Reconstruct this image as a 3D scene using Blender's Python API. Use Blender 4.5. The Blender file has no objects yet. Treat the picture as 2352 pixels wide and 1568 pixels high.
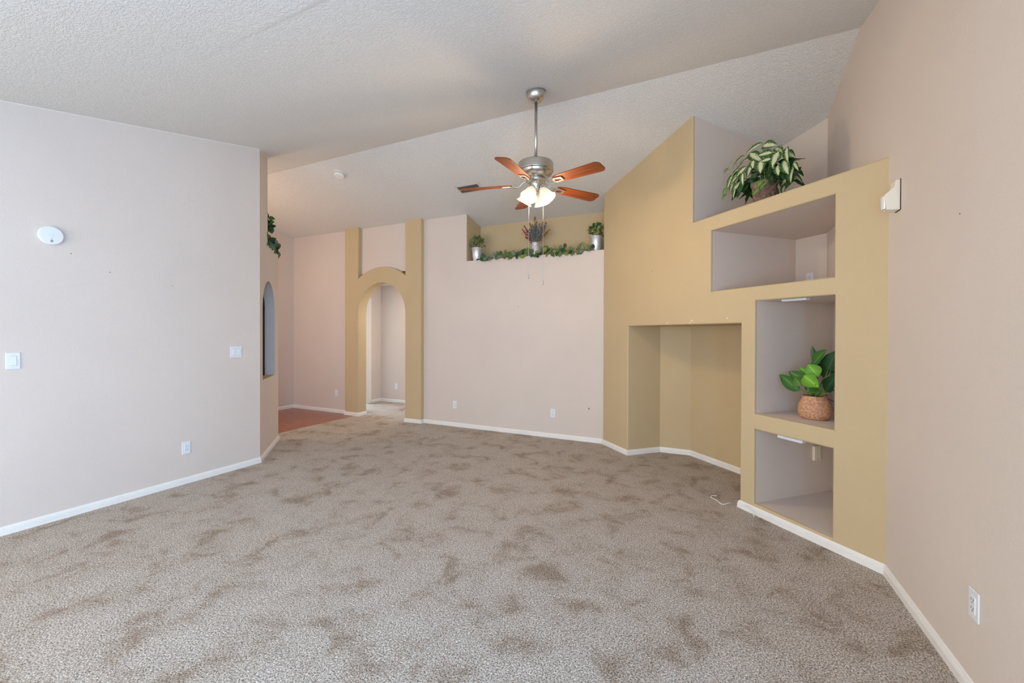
import bpy, bmesh, math, random
from mathutils import Vector, Matrix, geometry
random.seed(7)
PI = math.pi; S = math.sqrt(.5)
C = bpy.context.scene
COL = C.collection
# ------------------------------------------------------------------ camera
YAW, PIT, ROL = [math.radians(a) for a in (25.598, -.3739, .1677)]
f = Vector((-math.sin(YAW)*math.cos(PIT), math.cos(YAW)*math.cos(PIT), math.sin(PIT)))
r = Vector((math.cos(YAW), math.sin(YAW), 0)); u = r.cross(f)
r2 = r*math.cos(ROL)+u*math.sin(ROL); u2 = u*math.cos(ROL)-r*math.sin(ROL)
cd = bpy.data.cameras.new('camera'); cam = bpy.data.objects.new('camera', cd); COL.objects.link(cam)
M = Matrix((r2, u2, -f)).transposed().to_4x4(); M.translation = (0, 0, 1.4); cam.matrix_world = M
cd.sensor_width = 36; cd.lens = 964.245/2352*36; cd.shift_y = -(784-772.44)/2352
cd.clip_start = .02
C.camera = cam
# ------------------------------------------------------------------ light
W = bpy.data.worlds.new('world'); C.world = W; W.use_nodes = True
W.node_tree.nodes['Background'].inputs[0].default_value = (.62, .78, 1, 1)
W.node_tree.nodes['Background'].inputs[1].default_value = 1.0
def area(name, loc, target, sx, sy, power, col):
    l = bpy.data.lights.new(name, 'AREA'); l.shape = 'RECTANGLE'; l.size = sx; l.size_y = sy; l.energy = power; l.color = col
    o = bpy.data.objects.new(name, l); COL.objects.link(o); o.location = loc
    o.rotation_euler = (Vector(target)-Vector(loc)).to_track_quat('-Z', 'Y').to_euler(); return o
def point(name, loc, power, col, rad=.05):
    l = bpy.data.lights.new(name, 'POINT'); l.energy = power; l.color = col; l.shadow_soft_size = rad
    o = bpy.data.objects.new(name, l); COL.objects.link(o); o.location = loc; return o
area('window_light', (-1.9, -1.72, 1.3), (-1.9, 2, 1.3), 4.4, 2.1, 170, (1, .945, .87))
area('side_window_light', (1.0, -.75, 1.35), (-3.4, .4, 2.0), 1.0, 1.6, 205, (.15, .51, 1))
point('foyer_light', (-6.1, 3.1, 2.35), 40, (1, .74, .50), .12)
area('foyer_fill_light', (-5.9, .62, 1.4), (-5.9, 5, 1.3), 1.4, 1.8, 26, (.95, .95, 1))  # added fill to brighten the foyer; the wall behind it has no window
area('bedroom_light', (-7.35, 6.0, 1.3), (-5.5, 6.05, .4), .9, 1.7, 85, (.55, .75, 1))
area('hall_light', (-4.6, 6.1, 2.25), (-5.1, 6.1, 0), .5, .5, 14, (1, .84, .66))
C.view_settings.view_transform = 'Standard'; C.view_settings.look = 'None'; C.view_settings.gamma = 1
C.view_settings.use_curve_mapping = False; C.view_settings.exposure = -0.10
cy = C.cycles
cy.use_denoising = True; cy.max_bounces = 8; cy.diffuse_bounces = 6; cy.glossy_bounces = 3; cy.transmission_bounces = 4
cy.sample_clamp_indirect = 4; cy.caustics_reflective = False; cy.caustics_refractive = False
try: cy.denoiser = 'OPENIMAGEDENOISE'
except Exception: pass
# ------------------------------------------------------------------ materials
def mat(name, col, rough=.6, metal=0, bump=0, scale=60, detail=4, var=0, vscale=2, emit=None, estr=0, spec=.5):
    m = bpy.data.materials.new(name); m.use_nodes = True; N = m.node_tree.nodes; L = m.node_tree.links
    b = N['Principled BSDF']; b.inputs['Base Color'].default_value = (*col, 1); b.inputs['Roughness'].default_value = rough
    b.inputs['Metallic'].default_value = metal; b.inputs['Specular IOR Level'].default_value = spec
    tc = N.new('ShaderNodeTexCoord')
    if bump:
        n = N.new('ShaderNodeTexNoise'); n.inputs['Scale'].default_value = scale; n.inputs['Detail'].default_value = detail
        L.new(tc.outputs['Object'], n.inputs['Vector'])
        bp = N.new('ShaderNodeBump'); bp.inputs['Strength'].default_value = bump; bp.inputs['Distance'].default_value = .004
        L.new(n.outputs['Fac'], bp.inputs['Height']); L.new(bp.outputs[0], b.inputs['Normal'])
    if var:
        n = N.new('ShaderNodeTexNoise'); n.inputs['Scale'].default_value = vscale; n.inputs['Detail'].default_value = 3
        L.new(tc.outputs['Object'], n.inputs['Vector'])
        rm = N.new('ShaderNodeValToRGB')
        rm.color_ramp.elements[0].position = .3; rm.color_ramp.elements[1].position = .7
        rm.color_ramp.elements[0].color = (*[c*(1-var) for c in col], 1); rm.color_ramp.elements[1].color = (*[min(1, c*(1+var)) for c in col], 1)
        L.new(n.outputs['Fac'], rm.inputs[0]); L.new(rm.outputs[0], b.inputs['Base Color'])
    if emit: b.inputs['Emission Color'].default_value = (*emit, 1); b.inputs['Emission Strength'].default_value = estr
    return m
PINK = mat('pink_paint', (.69, .605, .54), .75, bump=.35, scale=170, detail=3, var=.025, vscale=1.3, spec=.3)
GOLD = mat('gold_paint', (.57, .445, .265), .72, bump=.35, scale=170, detail=3, var=.025, vscale=1.7, spec=.3)
WHITE = mat('white_trim_paint', (.84, .82, .78), .4, var=.02, vscale=8)
PLASTIC = mat('white_plastic', (.77, .80, .82), .35)
CREAMP = mat('cream_plastic', (.80, .74, .62), .4)
SLOT = mat('dark_slot', (.05, .05, .05), .6)
NICKEL = mat('brushed_nickel', (.58, .55, .51), .28, metal=1, bump=.05, scale=300)
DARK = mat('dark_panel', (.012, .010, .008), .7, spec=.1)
TIN = mat('galvanised_metal', (.74, .78, .84), .34, metal=.6, bump=.6, scale=110, detail=2, var=.2, vscale=60)
CAN = mat('whitewashed_metal', (.70, .72, .76), .4, metal=.3, bump=.2, scale=60, var=.15, vscale=25)
SOIL = mat('soil', (.05, .03, .02), .9, bump=.6, scale=90)
POTB = mat('bark_pot', (.20, .13, .09), .8, bump=.9, scale=70, detail=6, var=.55, vscale=38)
POTT = mat('clay_pot', (.56, .29, .165), .8, bump=1, scale=120, detail=5, var=.35, vscale=70)
STEM = mat('stem_green', (.16, .30, .05), .5)
TWIG = mat('twig_brown', (.12, .07, .03), .7)
CORDW = mat('white_cord', (.85, .84, .80), .5)
CORDB = mat('brown_cord', (.20, .11, .06), .5)
LENS = mat('sensor_lens', (.80, .78, .82), .12)
DIFF = mat('diffuser', (.86, .88, .98), .3)
SCREW = mat('screw_head', (.55, .56, .60), .4)
GAP = mat('switch_gap', (.45, .50, .56), .6)
CHIP = mat('bare_plaster', (.88, .86, .80), .8)
def leafmat(name, green, pale=None, thr=.45, rough=.45):
    m = bpy.data.materials.new(name); m.use_nodes = True; N = m.node_tree.nodes; L = m.node_tree.links
    b = N['Principled BSDF']; b.inputs['Roughness'].default_value = rough
    at = N.new('ShaderNodeAttribute'); at.attribute_name = 'edge'
    tc = N.new('ShaderNodeTexCoord')
    n = N.new('ShaderNodeTexNoise'); n.inputs['Scale'].default_value = 34; n.inputs['Detail'].default_value = 3
    L.new(tc.outputs['Object'], n.inputs['Vector'])
    ad = N.new('ShaderNodeMath'); ad.operation = 'MULTIPLY_ADD'; ad.inputs[1].default_value = 1.5 if pale else .3
    L.new(n.outputs['Fac'], ad.inputs[0]); L.new(at.outputs['Fac'], ad.inputs[2])
    rm = N.new('ShaderNodeValToRGB'); e = rm.color_ramp.elements
    if pale:
        e[0].position = thr+.27; e[0].color = (*pale, 1); e[1].position = thr+.41; e[1].color = (*green, 1)
        x = e[1]; n.inputs['Scale'].default_value = 16
        n.inputs['Detail'].default_value = 4
        ad.use_clamp = False; dv = N.new('ShaderNodeMath'); dv.operation = 'MULTIPLY'; dv.inputs[1].default_value = .6; L.new(ad.outputs[0], dv.inputs[0])
    else:
        e[0].position = .12; e[0].color = (*[min(1, c*2.0+.05) for c in green], 1); e[1].position = .24; e[1].color = (*green, 1)
        x = e.new(1.0); x.color = (*[c*.7 for c in green], 1)
    L.new((dv if pale else ad).outputs[0], rm.inputs[0]); L.new(rm.outputs[0], b.inputs['Base Color'])
    b.inputs['Subsurface Weight'].default_value = 0
    return m
LV = leafmat('variegated_leaf', (.028, .105, .014), (.64, .66, .42), .36)
LG = leafmat('dark_green_leaf', (.018, .075, .02))
LL = leafmat('ivy_leaf', (.13, .30, .05))
LE = leafmat('eucalyptus_leaf', (.115, .175, .045))
LE2 = leafmat('grey_green_leaf', (.13, .20, .12))
LE3 = leafmat('olive_leaf', (.23, .26, .045))
LB = leafmat('bright_leaf', (.13, .36, .012))
LM = leafmat('mid_green_leaf', (.035, .15, .012))
MAUVE = mat('mauve_blossom', (.24, .07, .08), .8, var=.3, vscale=60)
RUST = mat('rust_blossom', (.28, .13, .03), .8, var=.3, vscale=60)
BLUE = mat('blue_grey_blossom', (.15, .165, .16), .8, var=.4, vscale=60)
# ceiling: skip-trowel texture
m = bpy.data.materials.new('trowelled_ceiling'); m.use_nodes = True; N = m.node_tree.nodes; L = m.node_tree.links
b = N['Principled BSDF']; b.inputs['Base Color'].default_value = (.74, .73, .70, 1); b.inputs['Roughness'].default_value = .8
tc = N.new('ShaderNodeTexCoord'); mp = N.new('ShaderNodeMapping'); mp.inputs['Scale'].default_value = (1, 1.6, 1)
n1 = N.new('ShaderNodeTexNoise'); n1.inputs['Scale'].default_value = 50; n1.inputs['Detail'].default_value = 5; n1.inputs['Distortion'].default_value = .8
n2 = N.new('ShaderNodeTexNoise'); n2.inputs['Scale'].default_value = 110; n2.inputs['Detail'].default_value = 3
rp = N.new('ShaderNodeValToRGB'); rp.color_ramp.elements[0].position = .46; rp.color_ramp.elements[1].position = .58
L.new(tc.outputs['Object'], mp.inputs[0]); L.new(mp.outputs[0], n1.inputs['Vector']); L.new(tc.outputs['Object'], n2.inputs['Vector'])
L.new(n1.outputs['Fac'], rp.inputs[0])
ad = N.new('ShaderNodeMath'); ad.operation = 'MULTIPLY_ADD'; ad.inputs[1].default_value = .45
L.new(n2.outputs['Fac'], ad.inputs[0]); L.new(rp.outputs[0], ad.inputs[2])
bp = N.new('ShaderNodeBump'); bp.inputs['Strength'].default_value = .62; bp.inputs['Distance'].default_value = .004
L.new(ad.outputs[0], bp.inputs['Height']); L.new(bp.outputs[0], b.inputs['Normal']); CEIL = m
# carpet: speckled frieze pile with traffic shading
m = bpy.data.materials.new('frieze_carpet'); m.use_nodes = True; N = m.node_tree.nodes; L = m.node_tree.links
b = N['Principled BSDF']; b.inputs['Roughness'].default_value = .95; b.inputs['Specular IOR Level'].default_value = .1
b.inputs['Sheen Weight'].default_value = .15
tc = N.new('ShaderNodeTexCoord')
def noise(sc, det, dist=0, rough=.5):
    n = N.new('ShaderNodeTexNoise'); n.inputs['Scale'].default_value = sc; n.inputs['Detail'].default_value = det
    n.inputs['Distortion'].default_value = dist; n.inputs['Roughness'].default_value = rough
    L.new(tc.outputs['Object'], n.inputs['Vector']); return n
def ramp(n, stops):
    rm = N.new('ShaderNodeValToRGB'); e = rm.color_ramp.elements
    e[0].position, e[0].color = stops[0][0], (*stops[0][1], 1); e[1].position, e[1].color = stops[1][0], (*stops[1][1], 1)
    for p, c in stops[2:]: x = e.new(p); x.color = (*c, 1)
    L.new(n.outputs[0], rm.inputs[0]); return rm
fine = ramp(noise(150, 3, .5, .7), [(.38, (.135, .095, .062)), (.46, (.39, .32, .255)), (.55, (.61, .53, .455)), (.66, (.95, .90, .84))])
patch = ramp(noise(4.0, 9, .5, .66), [(.35, (.64, .56, .48)), (.43, (.85, .81, .76)), (.49, (.97, .97, .96)), (.66, (1.06, 1.07, 1.08))])
mx = N.new('ShaderNodeMix'); mx.data_type = 'RGBA'; mx.blend_type = 'MULTIPLY'; mx.inputs[0].default_value = 1
L.new(fine.outputs[0], mx.inputs[6]); L.new(patch.outputs[0], mx.inputs[7]); L.new(mx.outputs[2], b.inputs['Base Color'])
bp = N.new('ShaderNodeBump'); bp.inputs['Strength'].default_value = .8; bp.inputs['Distance'].default_value = .01
L.new(noise(150, 3, .5, .7).outputs[0], bp.inputs['Height']); L.new(bp.outputs[0], b.inputs['Normal']); CARPET = m
# wood (grain runs along object X)
def wood(name, c0, c1, rough, sc=(1.2, 26, 26)):
    m = bpy.data.materials.new(name); m.use_nodes = True; N = m.node_tree.nodes; L = m.node_tree.links
    b = N['Principled BSDF']; b.inputs['Roughness'].default_value = rough
    tc = N.new('ShaderNodeTexCoord'); mp = N.new('ShaderNodeMapping'); mp.inputs['Scale'].default_value = sc
    n = N.new('ShaderNodeTexNoise'); n.inputs['Scale'].default_value = 2.2; n.inputs['Detail'].default_value = 5
    rm = N.new('ShaderNodeValToRGB'); rm.color_ramp.elements[0].position = .35; rm.color_ramp.elements[1].position = .65
    rm.color_ramp.elements[0].color = (*c0, 1); rm.color_ramp.elements[1].color = (*c1, 1)
    L.new(tc.outputs['Object'], mp.inputs[0]); L.new(mp.outputs[0], n.inputs['Vector']); L.new(n.outputs['Fac'], rm.inputs[0]); L.new(rm.outputs[0], b.inputs['Base Color'])
    return m
CHERRY = wood('cherry_blade', (.12, .026, .005), (.25, .062, .010), .5)
CHERRY.node_tree.nodes['Principled BSDF'].inputs['Specular IOR Level'].default_value = .25
FLOORW = wood('cherry_plank', (.20, .05, .018), (.34, .10, .035), .22, (1.0, 14, 14))
# frosted lit glass
SHADE = bpy.data.materials.new('frosted_glass'); SHADE.use_nodes = True
b = SHADE.node_tree.nodes['Principled BSDF']; b.inputs['Base Color'].default_value = (.42, .38, .30, 1); b.inputs['Roughness'].default_value = .4
N = SHADE.node_tree.nodes; L = SHADE.node_tree.links
tc = N.new('ShaderNodeTexCoord'); sx = N.new('ShaderNodeSeparateXYZ'); L.new(tc.outputs['Object'], sx.inputs[0])
mr = N.new('ShaderNodeMapRange'); mr.inputs[1].default_value = 0; mr.inputs[2].default_value = -.07; mr.inputs[3].default_value = .42; mr.inputs[4].default_value = 1.0
L.new(sx.outputs[2], mr.inputs[0]); L.new(mr.outputs[0], b.inputs['Emission Strength']); b.inputs['Emission Color'].default_value = (1, .84, .58, 1)
BULB = mat('lit_bulb', (1, 1, 1), emit=(1, .86, .66), estr=4)
# ------------------------------------------------------------------ helpers
def mesh_obj(name, bm, mt, parent=None, kind=None, bevel=0, smooth=False, segs=3):
    bmesh.ops.remove_doubles(bm, verts=bm.verts, dist=1e-6)
    bmesh.ops.recalc_face_normals(bm, faces=bm.faces)
    me = bpy.data.meshes.new(name); bm.to_mesh(me); bm.free()
    if smooth: me.polygons.foreach_set('use_smooth', [True]*len(me.polygons))
    if mt: me.materials.append(mt)
    o = bpy.data.objects.new(name, me); COL.objects.link(o)
    if parent: o.parent = parent
    if kind: o['kind'] = kind
    if bevel:
        md = o.modifiers.new('bevel', 'BEVEL'); md.width = bevel; md.segments = segs; md.limit_method = 'ANGLE'; md.angle_limit = .6
    return o
def tag(o, label, cat, group=None):
    o['label'] = label; o['category'] = cat
    if group: o['group'] = group
    return o
def thing(name, label, cat, loc, rot=None, group=None):
    o = bpy.data.objects.new(name, None); COL.objects.link(o); o.location = loc; o.empty_display_size = .05
    if rot is not None: o.rotation_euler = rot
    return tag(o, label, cat, group)
def box(bm, x0, y0, z0, x1, y1, z1, mtx=None):
    vs = [bm.verts.new(p) for p in ((x0,y0,z0),(x1,y0,z0),(x1,y1,z0),(x0,y1,z0),(x0,y0,z1),(x1,y0,z1),(x1,y1,z1),(x0,y1,z1))]
    for q in ((0,3,2,1),(4,5,6,7),(0,1,5,4),(1,2,6,5),(2,3,7,6),(3,0,4,7)): bm.faces.new([vs[i] for i in q])
    if mtx is not None: bmesh.ops.transform(bm, matrix=mtx, verts=vs)
    return vs
def lathe(bm, prof, n=24, mtx=None, squash=1):
    rings = []; allv = []
    for rr, z in prof:
        ring = [bm.verts.new((rr*math.cos(2*PI*i/n), rr*squash*math.sin(2*PI*i/n), z)) for i in range(n)]
        rings.append(ring); allv += ring
    for a, b_ in zip(rings, rings[1:]):
        for i in range(n): bm.faces.new((a[i], a[(i+1) % n], b_[(i+1) % n], b_[i]))
    if prof[0][0] > 1e-5: bm.faces.new(rings[0][::-1])
    if prof[-1][0] > 1e-5: bm.faces.new(rings[-1])
    if mtx is not None: bmesh.ops.transform(bm, matrix=mtx, verts=allv)
def tube(bm, pts, rad, n=6):
    pts = [Vector(p) for p in pts]; rings = []
    for i, p in enumerate(pts):
        d = (pts[min(i+1, len(pts)-1)]-pts[max(i-1, 0)]).normalized()
        a = d.cross(Vector((0, 0, 1)) if abs(d.z) < .9 else Vector((1, 0, 0))).normalized(); c = d.cross(a)
        rr = rad[i] if isinstance(rad, (list, tuple)) else rad
        rings.append([bm.verts.new(p+(a*math.cos(2*PI*k/n)+c*math.sin(2*PI*k/n))*rr) for k in range(n)])
    for A, B in zip(rings, rings[1:]):
        for k in range(n): bm.faces.new((A[k], A[(k+1) % n], B[(k+1) % n], B[k]))
    bm.faces.new(rings[0][::-1]); bm.faces.new(rings[-1])
def plate(bm, loops, fn, t):
    """polygon with holes (loops of 2-D points) placed by fn(a,b,depth), thickness t"""
    tri = geometry.tessellate_polygon([[Vector((a, b_, 0)) for a, b_ in lp] for lp in loops])
    flat = [p for lp in loops for p in lp]
    F = [bm.verts.new(fn(a, b_, 0)) for a, b_ in flat]; B = [bm.verts.new(fn(a, b_, t)) for a, b_ in flat]
    for q in tri: bm.faces.new([F[i] for i in q]); bm.faces.new([B[i] for i in reversed(q)])
    k = 0
    for lp in loops:
        n = len(lp)
        for i in range(n): j = (i+1) % n; bm.faces.new((F[k+i], F[k+j], B[k+j], B[k+i]))
        k += n
    bmesh.ops.dissolve_limit(bm, angle_limit=.01, verts=bm.verts, edges=bm.edges) if len(loops) == 1 else None
    return F
def front_bevel(bm, F, w, segs=4):      # bullnose on the outer edges of the face only
    bmesh.ops.recalc_face_normals(bm, faces=bm.faces); F = {v for v in F if v.is_valid}
    es = [e for e in bm.edges if e.verts[0] in F and e.verts[1] in F and len(e.link_faces) == 2 and e.calc_face_angle(0) > .6]
    bmesh.ops.bevel(bm, geom=es, offset=w, segments=segs, affect='EDGES', profile=.5)
def new(): return bmesh.new()
def slab(name, pts, z0, z1, mt, kind='structure', parent=None, bevel=0):   # horizontal polygon prism, z may be fn(x,y)
    bm = new()
    g = lambda z, x, y: z(x, y) if callable(z) else z
    F = [bm.verts.new((x, y, g(z0, x, y))) for x, y in pts]; B = [bm.verts.new((x, y, g(z1, x, y))) for x, y in pts]
    bm.faces.new(F[::-1]); bm.faces.new(B); n = len(pts)
    for i in range(n): j = (i+1) % n; bm.faces.new((F[i], F[j], B[j], B[i]))
    return mesh_obj(name, bm, mt, parent, kind, bevel)
def cz(y): return 3.545-.213*(3.71-y) if y < 3.71 else 3.545-.2305*(y-3.71)
def arc(cx, cz_, rr, a0, a1, n): return [(cx+rr*math.cos(a0+(a1-a0)*i/n), cz_+rr*math.sin(a0+(a1-a0)*i/n)) for i in range(n+1)]
# ------------------------------------------------------------------ shell
LX, RX, BY, RY = -4.41, .915, 5.335, -1.6
slab('ceiling', [(-8.3, -1.75), (1.1, -1.75), (1.1, 3.71), (-8.3, 3.71)], lambda x, y: cz(y), lambda x, y: cz(y)+.12, CEIL)
slab('ceiling_back', [(-8.3, 3.71), (1.1, 3.71), (1.1, 7.2), (-8.3, 7.2)], lambda x, y: cz(y), lambda x, y: cz(y)+.12, CEIL)
# taped drywall seam running parallel to the ridge
bm = new()
xs = [-2.9+i*.1 for i in range(32)]
V = []
for x in xs:
    h = .0045*min(1, (x+2.9)/1.2)
    V.append([bm.verts.new((x, 1.51+dy, cz(1.51+dy)-hh)) for dy, hh in ((-.16, -.001), (-.03, h), (-.012, h*.9), (.012, -.001))])
for A, B in zip(V, V[1:]):
    for k in range(3): bm.faces.new((A[k], B[k], B[k+1], A[k+1]))
mesh_obj('trim_ceiling_seam', bm, CEIL, None, 'structure', smooth=True)
slab('floor', [(-5.47, -1.75), (1.1, -1.75), (1.1, 5.335), (-5.47, 5.335)], -.1, 0, CARPET)
slab('floor_hall', [(-7.6, 5.335), (-4.2, 5.335), (-4.2, 6.8), (-7.6, 6.8)], -.1, 0, CARPET)
def wallbox(name, x0, y0, x1, y1, zt=None, mt=PINK, z0=-.05):
    zt = zt or (lambda x, y: cz(y)+.04)
    return slab(name, [(x0, y0), (x1, y0), (x1, y1), (x0, y1)], z0, zt, mt)
fl = lambda x, y: cz(y)+.04
def wallpoly(name, pts, mt=PINK, z0=-.05, zt=fl): return slab(name, pts, z0, zt, mt)
# left wall (ridge not crossed: y < 3.71)
wleft = wallpoly('wall_left', [(LX-.14, RY-.1), (LX, RY-.1), (LX, 2.91), (LX-.14, 2.91-.05)])
# right wall in two pieces so that its top follows the ridge
bm = new(); plate(bm, [[(RY-.1, -.05), (4.75, -.05), (4.75, cz(4.75)+.04), (3.71, cz(3.71)+.04), (RY-.1, cz(RY)+.04)],
    [(-1.3, .5), (-.2, .5), (-.2, 2.1), (-1.3, 2.1)]], lambda a, b_, d: (RX+d, a, b_), .14)
wright = mesh_obj('wall_right', bm, PINK, None, 'structure')
# rear wall with wide glazed door opening behind the camera
bm = new(); plate(bm, [[(-4.55, -.05), (1.05, -.05), (1.05, cz(RY)+.04), (-4.55, cz(RY)+.04)], [(-4.1, .08), (.3, .08), (.3, 2.15), (-4.1, 2.15)]], lambda a, b_, d: (a, RY-d, b_), .14)
mesh_obj('wall_rear', bm, PINK, None, 'structure')
bm = new()
for x in (-4.1, -2.66, -1.2, .24): box(bm, x, RY-.10, .08, x+.06, RY-.04, 2.15)
for z in (.08, 2.09): box(bm, -4.1, RY-.10, z, .3, RY-.04, z+.06)
mesh_obj('window_1', bm, WHITE, None, 'structure')
bm = new()
for y in (-1.3, -.78, -.25): box(bm, RX+.04, y, .5, RX+.09, y+.05, 2.1)
for z in (.5, 2.05): box(bm, RX+.04, -1.3, z, RX+.09, -.2, z+.05)
mesh_obj('window_2', bm, WHITE, None, 'structure')
# back wall
FB = lambda a, b_, d: (a, BY+d, b_)
PY = 5.262; AL, AR = -5.398, -4.394; AC_ = (AL+AR)/2; AR_ = (AR-AL)/2; SP = 2.232-AR_
PL0, PR1 = -5.70, -4.086
top = cz(BY)+.03
bm = new(); plate(bm, [[(-7.25, -.05), (PL0+.02, -.05), (PL0+.02, 2.2), (PL0+.02, top), (-7.25, top)]], FB, .11); mesh_obj('wall_back_foyer', bm, PINK, None, 'structure')
bm = new(); plate(bm, [[(PL0+.1, 2.40), (PR1-.1, 2.40), (PR1-.1, top), (PL0+.1, top)]], FB, .11); mesh_obj('wall_back_over_arch', bm, PINK, None, 'structure')
SH = 2.475
bm = new(); plate(bm, [[(-3.31, -.05), (-.3, -.05), (-.3, SH), (-3.31, SH)]], FB, .11)
wback = mesh_obj('wall_back', bm, PINK, None, 'structure')
bm = new(); plate(bm, [[(PR1-.02, -.05), (-3.31, -.05), (-3.31, top), (PR1-.02, top)]], FB, .11)
mesh_obj('wall_back_left', bm, PINK, None, 'structure')
# arch surround with pilasters
R2 = .831; c2x, c2z = AC_, 2.483-R2; half = AR_
a_ = math.acos(half/R2)
ol = [(PL0, -.05), (PL0, cz(PY)+.03), (AL+.008, cz(PY)+.03)] + arc(c2x, c2z, R2, PI-a_, a_, 24) + [(AR-.0, cz(PY)+.03), (PR1, cz(PY)+.03), (PR1, -.05), (AR, -.05)] + arc(AC_, SP, AR_, 0, PI, 36) + [(AL, -.05)]
bm = new(); plate(bm, [ol], lambda a, b_, d: (a, PY+d, b_), BY+.112-PY)
mesh_obj('wall_arch', bm, GOLD, None, 'structure', bevel=.012)
# plant shelf recess
SB = 5.75
slab('trim_shelf_ledge', [(-3.5, BY+.11), (-.9, BY+.11), (-.9, SB+.1), (-3.5, SB+.1)], SH-.12, SH, GOLD)
wallpoly('wall_recess_left', [(-3.45, BY+.010), (-3.306, BY+.010), (-3.306, SB+.02), (-3.45, SB+.02)], GOLD, 2.3)
wallpoly('wall_recess_back', [(-3.45, SB), (-.9, SB), (-.9, SB+.1), (-3.45, SB+.1)], GOLD, 2.3)
wallpoly('wall_recess_right', [(-1.195, BY+.012), (-1.05, BY+.012), (-1.05, SB+.05), (-1.195, SB+.05)], GOLD, 2.3)
# ------------------------------------------------------------------ corner media wall at 45 degrees
AC = 4.06*S
def UP(uu, d):                       # u along the wall, d behind its face -> x, y
    v = AC+d; return ((uu+v)*S, (v-uu)*S)
FU = lambda a, b_, d: (*UP(a, d), b_)
UL, UR = -4.655, -1.574
def czu(uu, d=0): return cz(UP(uu, d)[1])
tvl, tvr, tvt = -4.125, -2.587, 1.490
ol = [(UL, -.05), (tvl, -.05), (tvl, tvt), (tvr, tvt), (tvr, -.05), (UR+.02, -.05), (UR+.02, 2.436), (-3.124, 2.436), (-3.124, czu(-3.124)+.02), (UL, czu(UL)+.02)]
holes = [[(-2.905, 1.778), (-1.876, 1.773), (-1.876, 2.309), (-2.905, 2.309)], [(-2.458, .782), (-1.872, .782), (-1.872, 1.658), (-2.458, 1.662)], [(-2.458, .081), (-1.876, .077), (-1.876, .659), (-2.458, .659)]]
bm = new(); F_ = plate(bm, [ol]+holes, FU, .022); front_bevel(bm, F_, .013)
wcor = mesh_obj('wall_corner', bm, GOLD, None, 'structure')
D0 = .022
def upoly(name, u0, u1, d0, d1, z0, z1, mt):
    a, b_, c, d = UP(u0, d0), UP(u1, d0), UP(u1, d1), UP(u0, d1)
    return slab(name, [a, b_, c, d], z0, z1, mt)
DB = 5.53*S-AC      # depth of the far back plane
def shelf(name, ul, z0, z1, mt=PINK, d1=None):
    # polygon: front edge behind slab, left side at ul, far limit back plane / right wall
    P = []
    P.append(UP(ul, D0)); fr = UP(UR-.01, D0); P.append((RX+.03, fr[1]-.02) if False else (RX+.02, (AC+D0)/S-RX-.02))
    dmax = DB+.05 if d1 is None else d1
    yr = (AC+dmax)/S-RX-.02
    # left side plane hits the right wall at
    yl = RX+.02-ul/S
    if yl < yr: P.append((RX+.02, yl))
    else: P += [(RX+.02, yr), UP(ul, dmax)]
    return slab(name, P, z0, z1, mt)
shelf('trim_niche_floor_low', -2.47, -.02, .079)
shelf('trim_niche_shelf_low', -2.47, .659, .782)
shelf('trim_niche_shelf_mid', -3.0, 1.660, 1.776)
shelf('trim_niche_shelf_top', -3.22, 2.309, 2.436)
def side(name, u0, u1, d1, z0, z1, mt): return upoly(name, u0, u1, D0, d1, z0, z1, mt)
side('wall_niche_left_low', -2.52, -2.458, 1.0, 0, 1.7, PINK)
side('wall_media_right', -2.587, -2.525, .80, 0, 1.6, GOLD)
side('wall_niche_left_top', -3.0, -2.905, DB+.05, 1.70, 2.37, PINK)
side('wall_ledge_left', -3.24, -3.124, DB+.05, 2.36, fl, PINK)
upoly('wall_niche_back', -3.2, -1.2, DB, DB+.1, 1.66, fl, PINK)
# media recess
DM = 5.04*S-AC
pl = UP(tvl, 0); 
slab('trim_media_ceiling', [UP(tvl-.05, D0), UP(tvr+.05, D0), UP(tvr+.05, DM+.08), (-.2, 5.33), (-.62, 5.33)], tvt, tvt+.1, GOLD)
fx = 5.27-4.06+2*0    # left side plane: x - y = tvl/S
xl = 5.268+tvl/S
slab('wall_media_left', [UP(tvl, D0), (xl+.0, 5.268), (xl-.1, 5.32), UP(tvl-.1, D0)], 0, 1.6, GOLD)
xr = 5.04-5.268
slab('wall_media_back_left', [(xl-.06, 5.268), (xr+.02, 5.268), (xr+.1, 5.335), (xl-.06, 5.335)], 0, 1.6, GOLD)
slab('wall_media_back', [(xr, 5.268), UP(-2.52, DM), UP(-2.52, DM+.07), (xr+.05, 5.33)], 0, 1.6, GOLD)
# ------------------------------------------------------------------ diagonal half wall on the left
DC = -1.50*S
def DP(uu, d):                       # d away from the room
    v = DC-d; return ((v-uu)*S, (v+uu)*S)
FD = lambda a, b_, d: (*DP(a, d), b_)
dA, dE, dM_ = 5.176, 6.205, 5.568
LZ = 2.465
n0, n1_, nz0, nsp = 5.312, 5.985, .872, 1.672
hole = [(n0, nz0), (n1_, nz0)] + arc((n0+n1_)/2, nsp, (n1_-n0)/2, 0, PI, 24)
ol = [(dA-.005, -.05), (dE, -.05), (dE, LZ), (dM_, LZ), (dM_, cz(DP(dM_, 0)[1])+.02), (dA-.005, cz(DP(dA, 0)[1])+.02)]
bm = new(); plate(bm, [ol, hole], FD, .115)
wdiag = mesh_obj('wall_left_diagonal', bm, PINK, None, 'structure', bevel=.006)
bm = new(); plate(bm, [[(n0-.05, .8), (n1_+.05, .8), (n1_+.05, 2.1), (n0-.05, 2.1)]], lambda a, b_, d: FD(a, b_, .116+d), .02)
mesh_obj('trim_niche_back_panel', bm, DARK, None, 'structure')
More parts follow.
